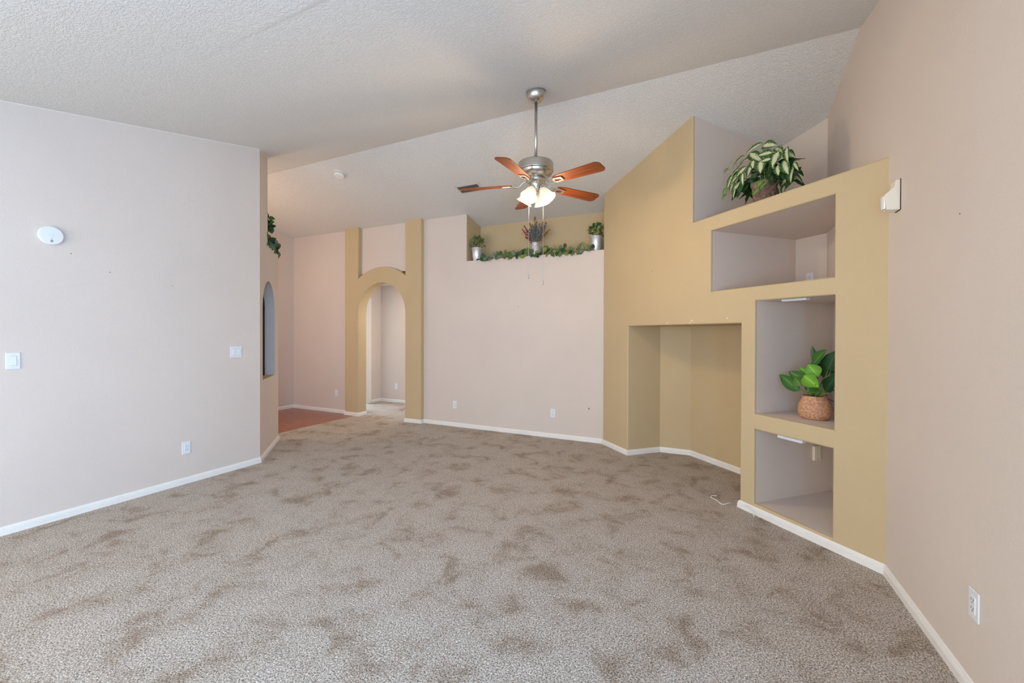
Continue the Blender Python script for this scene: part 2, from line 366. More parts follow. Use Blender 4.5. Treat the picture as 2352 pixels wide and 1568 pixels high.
bm = new(); plate(bm, [[(n0+.004, nz0-.02), (n1_-.004, nz0-.02), (n1_-.004, nz0+.004), (n0+.004, nz0+.004)]], lambda a, b_, d: FD(a, b_, .009+d), .104)
mesh_obj('trim_niche_sill', bm, GOLD, None, 'structure')
# ledge behind the diagonal wall, seen only from elsewhere, carries the greenery
slab('trim_ledge_left', [DP(dM_-.2, .121), DP(dE, .121), DP(dE, .45), DP(dM_-.2, .45)], -.05, LZ, PINK)
bm = new(); tube(bm, [(LX+.001, RY, cz(RY)), (LX+.001, 2.91, cz(2.91)), tuple([*DP(dM_, -.001), cz(DP(dM_, 0)[1])])], .0035, 6); mesh_obj('trim_ceiling_caulk', bm, WHITE, None, 'structure')
# ------------------------------------------------------------------ foyer
bm = new(); plate(bm, [[(.45, -.05), (5.34, -.05), (5.34, cz(5.34)+.04), (3.71, cz(3.71)+.04), (.45, cz(.45)+.04)]], lambda a, b_, d: (-7.1-d, a, b_), .15)
mesh_obj('wall_foyer_left', bm, PINK, None, 'structure')
wallbox('wall_foyer_rear', -7.25, .45, -4.5, .55)
wallbox('wall_hall_end', -7.75, 6.67, -4.0, 6.8, 2.6)
bm = new(); plate(bm, [[(5.43, -.05), (5.60, -.05), (5.60, 2.04), (6.262, 2.04), (6.262, -.05), (6.8, -.05), (6.8, 2.6), (5.43, 2.6)]], lambda a, b_, d: (-6.21-d, a, b_), .12)
mesh_obj('wall_hall_left', bm, PINK, None, 'structure')
wallbox('wall_hall_right', -4.3, 5.43, -4.2, 6.8, 2.6)
slab('ceiling_hall', [(-7.75, 5.43), (-4.1, 5.43), (-4.1, 6.8), (-7.75, 6.8)], 2.368, 2.45, CEIL)
wallbox('wall_bedroom', -7.75, 5.43, -7.6, 6.8, 2.6)
bm = new(); plate(bm, [[(5.53, 0), (5.60, 0), (5.60, 2.035), (6.262, 2.035), (6.262, 0), (6.39, 0), (6.39, 2.11), (5.53, 2.11)]], lambda a, b_, d: (-6.19-d, a, b_), .02)
dr = mesh_obj('door_1', bm, WHITE, None, 'structure', bevel=.004)
bm = new()
box(bm, -6.33, 6.245, 0, -6.19, 6.264, 2.04); box(bm, -6.33, 5.598, 0, -6.19, 5.616, 2.04); box(bm, -6.33, 5.6, 2.022, -6.19, 6.262, 2.042)
mesh_obj('door_jamb', bm, WHITE, dr)
# cherry floor: individual boards
fl_h = slab('floor_foyer', [(-7.25, .45), (-5.47, .45), (-5.47, 5.34), (-7.25, 5.34)], -.1, -.012, mat('board_joint', (.05, .02, .01), .8))
me = None
for i in range(16):
    y0 = 5.335-.125*(i+1); x = -7.1-random.random()*.8
    while x < -5.47:
        x1 = x+random.uniform(.7, 1.1); a0, b0 = max(x, -7.1), min(x1, -5.47)
        if b0-a0 > .05:
            bm = new(); box(bm, 0, 0, 0, b0-a0-.003, .122, .012); o = mesh_obj('plank', bm, FLOORW, fl_h, bevel=.0015, segs=1); o.location = (a0, y0, -.012)
        x = x1
slab('floor_foyer_front', [(-7.1, .55), (-5.47, .55), (-5.47, 5.335-16*.125), (-7.1, 5.335-16*.125)], -.02, 0, FLOORW)
# ------------------------------------------------------------------ baseboards
PROF = [(0, -.01), (.013, -.01), (.013, .034), (.009, .036), (.009, .039), (.0118, .041), (.0105, .046), (.0065, .0475), (.0065, .050), (.0055, .056), (.003, .059), (0, .060)]
def boards(names, pts, mt=WHITE):
    """room lies to the right of the path direction"""
    P = [Vector(p) for p in pts]; n = len(P)
    nor = []
    for a, b_ in zip(P, P[1:]): d = (b_-a).normalized(); nor.append(Vector((d.y, -d.x)))
    mit = []
    for i in range(n):
        if i == 0: mit.append(nor[0])
        elif i == n-1: mit.append(nor[-1])
        else:
            q = nor[i-1]+nor[i]; mit.append(q/(1+nor[i-1].dot(nor[i])))
    for i, nm in enumerate(names):
        bm = new(); A = [bm.verts.new((*(P[i]+mit[i]*o), z)) for o, z in PROF]; B = [bm.verts.new((*(P[i+1]+mit[i+1]*o), z)) for o, z in PROF]
        for k in range(len(PROF)-1): bm.faces.new((A[k], B[k], B[k+1], A[k+1]))
        bm.faces.new(A[::-1]); bm.faces.new(B); bm.faces.new((A[0], A[-1], B[-1], B[0]))
        mesh_obj(nm, bm, mt, None, 'structure')
eD = DP(dE, 0)
boards(['baseboard_left', 'baseboard_left_diagonal', 'baseboard_left_diagonal_end'], [(LX, RY), (LX, 2.91), eD, DP(dE, .12)])
boards(['baseboard_foyer_left', 'baseboard_foyer_back', 'baseboard_arch_left_return', 'baseboard_arch_left', 'baseboard_arch_left_reveal'],
       [(-7.1, .6), (-7.1, BY), (PL0, BY), (PL0, PY), (AL, PY), (AL, BY+.11)])
q0 = UP(tvl, 0); q1 = (xl, 5.268); q2 = (xr, 5.268); q3 = UP(tvr, DM); q4 = UP(tvr, 0)
boards(['baseboard_arch_right_reveal', 'baseboard_arch_right', 'baseboard_arch_right_return', 'baseboard_back', 'baseboard_corner_left', 'baseboard_media_left', 'baseboard_media_back_left',
        'baseboard_media_back', 'baseboard_media_right', 'baseboard_corner', 'baseboard_right'],
       [(AR, BY+.11), (AR, PY), (PR1, PY), (PR1, BY), (-1.275, BY), q0, q1, q2, q3, q4, (RX, 4.06-RX), (RX, RY)])
boards(['baseboard_hall_left', 'baseboard_hall_end'], [(-6.21, 6.405), (-6.21, 6.67), (-4.3, 6.67)])
# ------------------------------------------------------------------ wall marks
def disc(name, parent, loc, nrm, rad, mt, t=.0012, n=10):
    bm = new(); lathe(bm, [(rad, 0), (rad*.8, t)], n); o = mesh_obj(name, bm, mt, parent)
    o.rotation_euler = Vector(nrm).to_track_quat('Z', 'Y').to_euler(); o.location = loc; return o
for y, z in ((1.662, 1.888), (2.099, 1.823), (1.435, 2.0)): disc('nail_hole', wleft, (LX, y, z), (1, 0, 0), .0035, SLOT)
for x, z in ((-2.46, 1.78),): disc('nail_hole', wback, (x, BY, z), (0, -1, 0), .0055, TWIG)
disc('nail_hole', wright, (RX, 2.361, 1.90), (-1, 0, 0), .0035, TWIG)
disc('nail_hole', wcor, FU(-3.70, 2.07, 0), (-1, -1, 0), .0045, TWIG)
for uu, z in ((-3.115, 1.524), (-3.135, 1.529), (-3.15, 1.507), (-2.72, 1.535), (-3.46, 1.513)): disc('paint_chip', wcor, FU(uu, z, 0), (-1, -1, 0), .006, CHIP)
# ------------------------------------------------------------------ wall plates (local: face looks along +Z? no, -Y)
def rz(n): return (0, 0, math.atan2(n[1], n[0])+PI/2)      # turns local -Y to the wall's outward normal n
def duplex(loc, nrm, label, decora=False, mt=PLASTIC):
    t = thing('wall_outlet', label, 'outlet', loc, rz(nrm))
    bm = new(); box(bm, -.035, -.006, -.0575, .035, .0, .0575); mesh_obj('cover_plate', bm, mt, t, bevel=.003, segs=2)
    if decora:
        bm = new(); box(bm, -.0165, -.0085, -.033, .0165, -.005, .033); rc = mesh_obj('receptacle', bm, mt, t, bevel=.001, segs=1)
        rcs = [(rc, .016), (rc, -.017)]
    else:
        rcs = []
        for z in (.02, -.02):
            bm = new(); lathe(bm, [(.0165, 0), (.0165, .0035)], 20, Matrix.Translation((0, -.005, z)) @ Matrix.Rotation(PI/2, 4, 'X')); rcs.append((mesh_obj('receptacle', bm, mt, t, bevel=.0006, segs=1), z))
    for rc, z in rcs:
        bm = new(); box(bm, -.0085, -.0090, z-.001, -.0060, -.0080, z+.0075); box(bm, .0060, -.0090, z-.001, .0085, -.0080, z+.0075)
        lathe(bm, [(.0027, 0), (.0027, .001)], 8, Matrix.Translation((0, -.0080, z-.0075)) @ Matrix.Rotation(PI/2, 4, 'X'))
        mesh_obj('slots', bm, SLOT, rc)
    for z in ((0,) if not decora else (.048, -.048)):
        bm = new(); lathe(bm, [(.0028, 0), (.002, .001)], 8, Matrix.Translation((0, -.006, z)) @ Matrix.Rotation(PI/2, 4, 'X')); mesh_obj('screw', bm, SCREW, t)
    return t
G = None
duplex((LX, 2.204, .333), (1, 0), 'white wall outlet low on the left wall under the double light switch', True)
duplex((-3.507, BY, .328), (0, -1), 'white wall outlet on the pink back wall beside the arch surround')
duplex((-1.941, BY, .333), (0, -1), 'white wall outlet on the pink back wall beside the round cable hole')
duplex((-5.984, BY, .345), (0, -1), 'white wall outlet above the cherry wood floor, left of the arch', True)
duplex((-5.80, 6.67, .324), (0, -1), 'white wall outlet in the hallway seen through the arch', True)
duplex((RX, 2.222, .362), (-1, 0), 'white wall outlet on the right wall near the baseboard', True)
duplex((.809, 5.53-.809, 1.915), (-1, -1), 'white wall outlet at the back of the highest niche, partly hidden by its sill')
def switch(loc, nrm, label, gang):
    t = thing('light_switch', label, 'switch', loc, rz(nrm)); w = .035+.023*(gang-1)
    bm = new(); box(bm, -w, -.006, -.0575, w, 0, .0575); mesh_obj('cover_plate', bm, PLASTIC, t, bevel=.003, segs=2)
    for k in range(gang):
        cx = (k-(gang-1)/2)*.046
        bm = new(); box(bm, cx-.0175, -.0068, -.0345, cx+.0175, -.0050, .0345); mesh_obj('rocker_frame', bm, GAP, t)
        bm = new(); v = box(bm, cx-.0160, -.0115, -.0325, cx+.0160, -.005, .0325)
        for q in v:
            if q.co.z > 0 and q.co.y < -.01: q.co.y = -.0078
        mesh_obj('rocker', bm, PLASTIC, t, bevel=.0008, segs=1)
        for z in (.0475, -.0475): disc('screw', t, (cx, -.006, z), (0, -1, 0), .0028, SCREW)
    return t
switch((LX, 1.137, 1.200), (1, 0), 'single white rocker light switch at the left end of the left wall', 1)
switch((LX, 2.657, 1.205), (1, 0), 'double white rocker light switch near the corner of the left wall', 2)
# blank plate inside lowest niche
t = thing('blank_wall_plate', 'pale raised blank electrical plate inside the lowest niche', 'wall plate', FU(-2.458, .415, .681), (0, 0, -PI/4+PI/2*0))
t.rotation_euler = rz((S, -S))
bm = new(); box(bm, -.036, -.022, -.060, .036, 0, .060); mesh_obj('cover_plate', bm, CREAMP, t, bevel=.003, segs=2)
for z in (.046, -.046): disc('screw', t, (0, -.022, z), (0, -1, 0), .004, SLOT)
# round cable hole
t = thing('cable_hole_plate', 'small round pink plate with a dark cable hole low on the back wall', 'wall plate', (-1.447, BY, .433), rz((0, -1)))
bm = new(); lathe(bm, [(.026, 0), (.026, .002), (.022, .004), (.008, .004)], 24, Matrix.Rotation(PI/2, 4, 'X')); mesh_obj('plate', bm, PINK, t)
bm = new(); lathe(bm, [(.0085, .0042), (.007, .0046)], 12, Matrix.Rotation(PI/2, 4, 'X')); mesh_obj('hole', bm, SLOT, t)
# wall alarm
t = thing('wall_alarm', 'round white detector high on the left wall', 'detector', (LX, 1.320, 2.111), rz((1, 0)))
RX90 = Matrix.Rotation(PI/2, 4, 'X')
bm = new(); lathe(bm, [(.062, 0), (.067, .006), (.068, .026), (.062, .031), (.02, .034), (0.0001, .034)], 40, RX90); mesh_obj('body', bm, PLASTIC, t, smooth=False)
bm = new(); lathe(bm, [(.0165, .0335), (.0165, .0352), (.0155, .0352), (.0155, .0342), (.0001, .0355)], 28, RX90); mesh_obj('test_button', bm, mat('button', (.74, .79, .84), .35), t)
bm = new(); lathe(bm, [(.002, .0335), (.002, .0352)], 8, Matrix.Translation((.002, 0, -.024)) @ RX90); mesh_obj('indicator', bm, SLOT, t)
bm = new()
for dx, dz, w in ((0, 0, .007), (-.001, .006, .005), (-.001, -.006, .005)): box(bm, -w+.002+dx, -.0345, -.0405+dz-.002, w+.002+dx, -.0325, -.0405+dz+.001)
mesh_obj('grille', bm, SLOT, t)
# motion sensor on right wall
t = thing('motion_sensor', 'cream motion sensor high on the right wall beside the gold corner wall', 'motion sensor', (RX, 3.005, 2.165), rz((-1, 0)))
# local x runs +y?  profile in local (-y, z)
prof = [(0, -.082), (.030, -.082), (.060, -.076), (.066, -.01), (.066, .008), (.026, .044), (.022, .080), (0, .082)]
bm = new()
n = len(prof)
A = [bm.verts.new((-.036*(1 if y < .03 else .86), -y, z)) for y, z in prof]; B = [bm.verts.new((.036*(1 if y < .03 else .86), -y, z)) for y, z in prof]
bm.faces.new(A); bm.faces.new(B[::-1])
for i in range(n): j = (i+1) % n; bm.faces.new((A[i], B[i], B[j], A[j]))
mesh_obj('housing', bm, CREAMP, t, bevel=.004, segs=2)
bm = new()
pr = []
for i in range(9):
    a = -.9+1.8*i/8; pr.append((.030*math.sin(a)/math.sin(.9), -.048-.026*math.cos(a)))
A = [bm.verts.new((x, y, -.070)) for x, y in pr]; B = [bm.verts.new((x, y*1.02, -.004)) for x, y in pr]
for i in range(8): bm.faces.new((A[i], A[i+1], B[i+1], B[i]))
bm.faces.new(A[::-1]); bm.faces.new(B); bm.faces.new((A[0], B[0], B[-1], A[-1]))
mesh_obj('lens', bm, LENS, t)
bm = new(); box(bm, .036, -.004, -.083, .0385, 0, .083); box(bm, -.036, -.003, -.086, .036, 0, -.083); mesh_obj('mounting_gap', bm, SLOT, t)
# smoke detector on the sloped ceiling
nb = Vector((0, -.2305, -1)).normalized()
t = thing('smoke_detector', 'round white smoke detector on the sloped ceiling', 'detector', (-4.409, 3.979, cz(3.979)), nb.to_track_quat('Z', 'Y').to_euler())
bm = new(); lathe(bm, [(.075, 0), (.075, .012), (.070, .014)], 32); mesh_obj('base', bm, CREAMP, t)
bm = new(); lathe(bm, [(.066, .014), (.066, .018), (.064, .040), (.058, .046), (.02, .048), (.0001, .048)], 32); mesh_obj('cover', bm, mat('off_white_plastic', (.80, .78, .73), .5), t)
bm = new(); lathe(bm, [(.068, .0135), (.068, .0165)], 32); mesh_obj('gap', bm, SLOT, t)
bm = new(); lathe(bm, [(.012, .047), (.012, .0505), (.0001, .051)], 16, Matrix.Translation((.02, .01, 0))); mesh_obj('test_button', bm, CREAMP, t)
# ceiling vent
qv = nb.to_track_quat('Z', 'Y').to_euler()
t = thing('ceiling_vent', 'white louvred air vent in the ceiling behind a fan blade', 'vent', (-2.895, 4.742, cz(4.742)), qv)
bm = new()
for b4 in ((-.18, -.095, -.155, .095), (.155, -.095, .18, .095), (-.155, -.095, .155, -.072), (-.155, .072, .155, .095)): box(bm, b4[0], b4[1], 0, b4[2], b4[3], .008)
mesh_obj('frame', bm, mat('vent_paint', (.62, .60, .57), .5), t, bevel=.002, segs=1)
bm = new(); box(bm, -.156, -.073, 0, .156, .073, .001); mesh_obj('duct', bm, mat('duct_dark', (.06, .05, .045), .7), t)
bm0 = new(); box(bm0, -.0035, -.072, .001, -.0025, .072, .009, Matrix.Rotation(.5, 4, 'Y'))
o0 = mesh_obj('louvre', bm0, mat('vent_slat', (.55, .52, .48), .5), t); o0.location = (-.150, 0, 0)
for k in range(1, 26):
    o = o0.copy(); COL.objects.link(o); o.parent = t; o.location = (-.150+k*.012, 0, 0)
bm = new(); box(bm, -.155, -.004, .004, .155, .004, .009); mesh_obj('crossbar', bm, mat('vent_bar', (.6, .58, .55), .5), t)
# niche lights
def bar(loc, label, h=.013):
    t = thing('puck_light', label, 'light', loc, rz((-S, -S)))
    bm = new(); box(bm, -.094, -.022, -h, .094, .022, 0); mesh_obj('housing', bm, PLASTIC, t, bevel=.005, segs=3)
    bm = new(); box(bm, -.082, -.017, -h-.0015, .082, .017, -h+.001); mesh_obj('diffuser', bm, DIFF, t, bevel=.001, segs=1)
x, y = UP(-2.196, .085); bar((x, y, 1.660), 'slim white stick-on light under the top of the plant niche')
x, y = UP(-2.190, .048); bar((x, y, .659), 'slim white stick-on light under the top of the lowest niche', .024)
# loose cord on carpet
bm = new(); pts = [(.036, 4.02, .006), (.022, 4.028, .006), (-.006, 4.01, .006), (-.010, 3.97, .006), (.02, 3.93, .006), (.045, 3.905, .006), (.055, 3.87, .006), (.078, 3.845, .006), (.10, 3.862, .006), (.118, 3.895, .006), (.138, 3.905, .006)]
tube(bm, pts, .0035, 6); tag(mesh_obj('cord', bm, CORDW, smooth=True), 'short white cord lying curled on the carpet by the media recess', 'cord')
bm = new(); tube(bm, [(.235, 3.762, .055), (.262, 3.735, .050), (.285, 3.70, .03), (.288, 3.685, .008)], .003, 6)
tag(mesh_obj('cord', bm, CORDW, smooth=True), 'short white cord end hanging over the white baseboard of the corner wall', 'cord')
# ------------------------------------------------------------------ ceiling fan
FX, FY = -1.370, 3.320
fan = thing('ceiling_fan', 'brushed nickel ceiling fan with five cherry blades and lit glass shades', 'ceiling fan', (FX, FY, cz(FY)))
def fp(name, bm, mt, parent=None, **k): return mesh_obj(name, bm, mt, parent or fan, **k)
Z0 = cz(FY)
def fz(z): return z-Z0
bm = new(); lathe(bm, [(.0001, .028), (.078, .028), (.080, -.004), (.079, -.012), (.082, -.014), (.081, -.028), (.072, -.058), (.050, -.082), (.030, -.092), (.018, -.094)], 40)
fp('canopy', bm, NICKEL, smooth=True)
bm = new(); lathe(bm, [(.0125, -.07), (.0125, fz(2.885))], 20); fp('downrod', bm, NICKEL, smooth=True)
bm = new(); lathe(bm, [(.026, fz(2.905)), (.028, fz(2.875)), (.060, fz(2.857)), (.134, fz(2.853)), (.1475, fz(2.849)), (.1495, fz(2.846)), (.150, fz(2.842)), (.150, fz(2.783)), (.1495, fz(2.779)), (.142, fz(2.776)), (.140, fz(2.773)), (.138, fz(2.760)), (.132, fz(2.752)), (.115, fz(2.737)), (.085, fz(2.722)), (.060, fz(2.718))], 48)
fp('motor_housing', bm, NICKEL, smooth=True)
bm = new(); lathe(bm, [(.075, fz(2.722)), (.082, fz(2.715)), (.082, fz(2.695)), (.070, fz(2.688)), (.052, fz(2.684)), (.050, fz(2.640)), (.046, fz(2.625)), (.034, fz(2.612)), (.030, fz(2.606))], 40)
fp('switch_housing', bm, NICKEL, smooth=True)
bm = new(); lathe(bm, [(.030, fz(2.608)), (.033, fz(2.600)), (.022, fz(2.588)), (.012, fz(2.584)), (.013, fz(2.575)), (.007, fz(2.560)), (.010, fz(2.553)), (.004, fz(2.545)), (.0001, fz(2.543))], 20)
fp('finial', bm, NICKEL, smooth=True)
# blades
def blade_mesh():
    bm = new(); out = []
    L0, L1 = .205, .655
    for i in range(25):
        t_ = 1-(1-i/24)**1.6; x = L0+(L1-L0)*t_; w = .052+.017*t_
        if t_ > .90: w *= math.sqrt(max(0, 1-((t_-.90)/.10)**2*.72))
        if t_ < .10: w *= .80+.20*(t_/.10)
        out.append((x, w))
    t2 = .0035
    U = [[bm.verts.new((x, s*w, zz)) for s in (-1, 1)] for x, w in out for zz in (t2,)]
    D = [[bm.verts.new((x, s*w, -t2)) for s in (-1, 1)] for x, w in out]
    for k in range(len(out)-1):
        bm.faces.new((U[k][0], U[k+1][0], U[k+1][1], U[k][1])); bm.faces.new((D[k][1], D[k+1][1], D[k+1][0], D[k][0]))
        bm.faces.new((U[k][1], U[k+1][1], D[k+1][1], D[k][1])); bm.faces.new((D[k][0], D[k+1][0], U[k+1][0], U[k][0]))
    bm.faces.new((U[0][0], U[0][1], D[0][1], D[0][0])); bm.faces.new((U[-1][1], U[-1][0], D[-1][0], D[-1][1]))
    return bm
def iron_mesh():
    bm = new()
    # arm from the motor out and down, then an open rectangular frame under the blade root
    arm = [(.085, 0, .030), (.11, 0, .020), (.135, 0, -.004), (.165, 0, -.012), (.20, 0, -.010)]
    for sgn in (-1, 1):
        pts = [(x, sgn*.010+ (sgn*.006 if i > 2 else 0), z) for i, (x, y, z) in enumerate(arm)]
        tube(bm, pts, .006, 8)
    q = [(.195, 0), (.235, -.034), (.290, -.022), (.290, .022), (.235, .034)]
    q = [(.188, -.020), (.215, -.036), (.288, -.026), (.288, .026), (.215, .036), (.188, .020)]
    inn = [(.212, -.012), (.224, -.020), (.268, -.015), (.268, .015), (.224, .020), (.212, .012)]
    n = 6
    for zt, zb in ((-.004, -.013),):
        OT = [bm.verts.new((x, y, zt)) for x, y in q]; OB = [bm.verts.new((x, y, zb)) for x, y in q]
        IT = [bm.verts.new((x, y, zt)) for x, y in inn]; IB = [bm.verts.new((x, y, zb)) for x, y in inn]
        for i in range(n):
            j = (i+1) % n
            bm.faces.new((OT[i], OT[j], IT[j], IT[i])); bm.faces.new((OB[j], OB[i], IB[i], IB[j])); bm.faces.new((OT[j], OT[i], OB[i], OB[j])); bm.faces.new((IT[i], IT[j], IB[j], IB[i]))
    return bm
PITCH = math.radians(-12)
b0 = fp('blade', blade_mesh(), CHERRY, bevel=.002, segs=1); i0 = mesh_obj('blade_iron', iron_mesh(), NICKEL, b0, bevel=.0015, segs=2)
for k in range(5):
    if k == 0: bb = b0
    else:
        bb = b0.copy(); COL.objects.link(bb); bb.parent = fan
        ii = i0.copy(); COL.objects.link(ii); ii.parent = bb
    bb.location = (0, 0, fz(2.668))
    bb.rotation_euler = (Matrix.Rotation(math.radians(-90.27+72*k), 3, 'Z') @ Matrix.Rotation(math.radians(1.2), 3, 'Y') @ Matrix.Rotation(PITCH, 3, 'X')).to_euler()
# glass shades
def shade_mesh():
    bm = new(); outer = [(.024, .002), (.030, -.010), (.042, -.035), (.051, -.060), (.056, -.080), (.060, -.092), (.068, -.104), (.072, -.110)]
    inner = [(rr-.003, z) for rr, z in outer[::-1]]
    n = 32; prof = outer+inner; rings = []
    for k, (rr, z) in enumerate(prof):
        fl_ = 1 if abs(z) > .095 else 0
        rings.append([bm.verts.new((rr*(1+.02*fl_*math.cos(8*2*PI*i/n))*math.cos(2*PI*i/n), rr*(1+.02*fl_*math.cos(8*2*PI*i/n))*math.sin(2*PI*i/n), z)) for i in range(n)])
    for a, b_ in zip(rings, rings[1:]):
        for i in range(n): bm.faces.new((a[i], a[(i+1) % n], b_[(i+1) % n], b_[i]))
    return bm
s0 = fp('lamp_shade', shade_mesh(), SHADE, smooth=True)
bm = new(); lathe(bm, [(.0001, .012), (.020, .010), (.027, .004), (.028, -.006), (.024, -.008), (.0001, -.008)], 20); h0 = mesh_obj('lamp_holder', bm, NICKEL, s0, smooth=True)
bm = new(); lathe(bm, [(.0001, -.010), (.010, -.014), (.012, -.03), (.024, -.052), (.026, -.066), (.018, -.082), (.0001, -.088)], 16); l0 = mesh_obj('bulb', bm, BULB, s0, smooth=True)
for k in range(4):
    if k == 0: ss = s0
    else:
        ss = s0.copy(); COL.objects.link(ss); ss.parent = fan
        for c_ in (h0, l0): cc = c_.copy(); COL.objects.link(cc); cc.parent = ss
    az = math.radians(-97+90*k)
    dirv = Vector((math.cos(az)*math.sin(math.radians(33)), math.sin(az)*math.sin(math.radians(33)), -math.cos(math.radians(33))))
    ss.rotation_euler = (-dirv).to_track_quat('Z', 'Y').to_euler()
    base = Vector((math.cos(az)*.058, math.sin(az)*.058, fz(2.625)))
    ss.location = base
    bm = new(); tube(bm, [(math.cos(az)*.035, math.sin(az)*.035, fz(2.655)), (math.cos(az)*.052, math.sin(az)*.052, fz(2.650)), tuple(base)], .010, 8); fp('lamp_arm', bm, NICKEL, smooth=True)
    pt = Vector((FX, FY, Z0))+base+dirv*.145
    point('fan_lamp_light', pt, 10.5, (1, .70, .40), .035)
# pull chains
rv = Vector((math.cos(YAW), math.sin(YAW), 0))
for off, dpt, zt, zb in ((-.060, -.035, 2.66, 1.875), (.062, -.035, 2.66, 1.825)):
    p = rv*off+Vector((-math.sin(YAW), math.cos(YAW), 0))*dpt
    bm = new(); tube(bm, [(p.x*.75, p.y*.75, fz(2.655)), (p.x, p.y, fz(2.645)), (p.x, p.y, fz(zb+.03))], .0016, 6); ch = fp('pull_chain', bm, NICKEL)
    bm = new(); lathe(bm, [(.001, .034), (.004, .028), (.002, .022), (.0055, .010), (.0065, .002), (.004, -.008), (.0001, -.010)], 12, Matrix.Translation((p.x, p.y, fz(zb)))); mesh_obj('chain_pull', bm, NICKEL, ch, smooth=True)
# ------------------------------------------------------------------ leaves
def leaf_mesh(kind='ovate', cols=5, rows=8, droop=.25, fold=.18):
    """unit leaf: length 1 along +X, width 1 (scaled in Y), up +Z"""
    bm = new(); lay = bm.verts.layers.float.new('edge'); G_ = []
    for i in range(rows+1):
        t_ = i/rows
        if kind == 'ovate': w = math.sin(PI*t_**.75)**.8*.5 if 0 < t_ < 1 else 0
        elif kind == 'round': w = math.sin(PI*t_**.85)**.55*.5 if 0 < t_ < 1 else 0
        elif kind == 'lance': w = math.sin(PI*t_**.9)*.5
        else: w = [0, .34, .50, .36, .44, .30, .26, .12, 0][min(8, int(round(t_*8)))]
        w = max(w, .012)
        row = []
        for j in range(cols):
            s_ = (j/(cols-1))*2-1
            y = s_*w; z = fold*abs(s_)*w*1.2-droop*t_*t_+ (.02*math.sin(t_*19+s_*2) if abs(s_) > .9 else 0)
            v = bm.verts.new((t_-(.10*abs(s_) if kind == 'ivy' and t_ < .3 else 0), y, z)); v[lay] = abs(s_)
            row.append(v)
        G_.append(row)
    for a, b_ in zip(G_, G_[1:]):
        for j in range(cols-1): bm.faces.new((a[j], a[j+1], b_[j+1], b_[j]))
    return bm
LMESH = {}
def leafdata(kind, mt, droop=.25):
    key = (kind, mt.name, droop)
    if key not in LMESH:
        o = mesh_obj('leaf', leaf_mesh(kind, droop=droop), mt, smooth=True); LMESH[key] = o.data; bpy.data.objects.remove(o)
    return LMESH[key]
def leaf(parent, base, tip, width, mt, kind='ovate', up=(0, 0, 1), droop=.25, roll=0):
    base, tip = Vector(base), Vector(tip); x = (tip-base); ln = x.length; x.normalize()
    up = Vector(up); y = up.cross(x)
    if y.length < .05: y = Vector((0, 1, 0)).cross(x)
    y.normalize(); z = x.cross(y)
    R_ = Matrix.Rotation(roll, 3, x); y = R_ @ y; z = R_ @ z
    o = bpy.data.objects.new('leaf', leafdata(kind, mt, droop)); COL.objects.link(o); o.parent = parent
    mm = Matrix((x*ln, y*width*2 if False else y*width, z*ln*.8)).transposed().to_4x4(); mm.translation = base
    o.matrix_local = mm; return o
def stem(parent, pts, rad, mt=STEM, name='stem'):
    bm = new(); tube(bm, pts, rad, 6); return mesh_obj(name, bm, mt, parent, smooth=True)
def pot(parent, prof, mt, sq=1, name='pot', n=32, soil=None):
    bm = new(); lathe(bm, prof, n, squash=sq); mesh_obj(name, bm, mt, parent, smooth=True)
    if soil: bm = new(); lathe(bm, [(soil[0], soil[1]-.01), (soil[0], soil[1])], 20); mesh_obj('soil', bm, SOIL, parent)
ALX, ALN = Vector((S, -S, 0)), Vector((S, S, 0))    # along the corner wall, away from the room
def loc3(a, z, d): return ALX*a+ALN*d+Vector((0, 0, z))
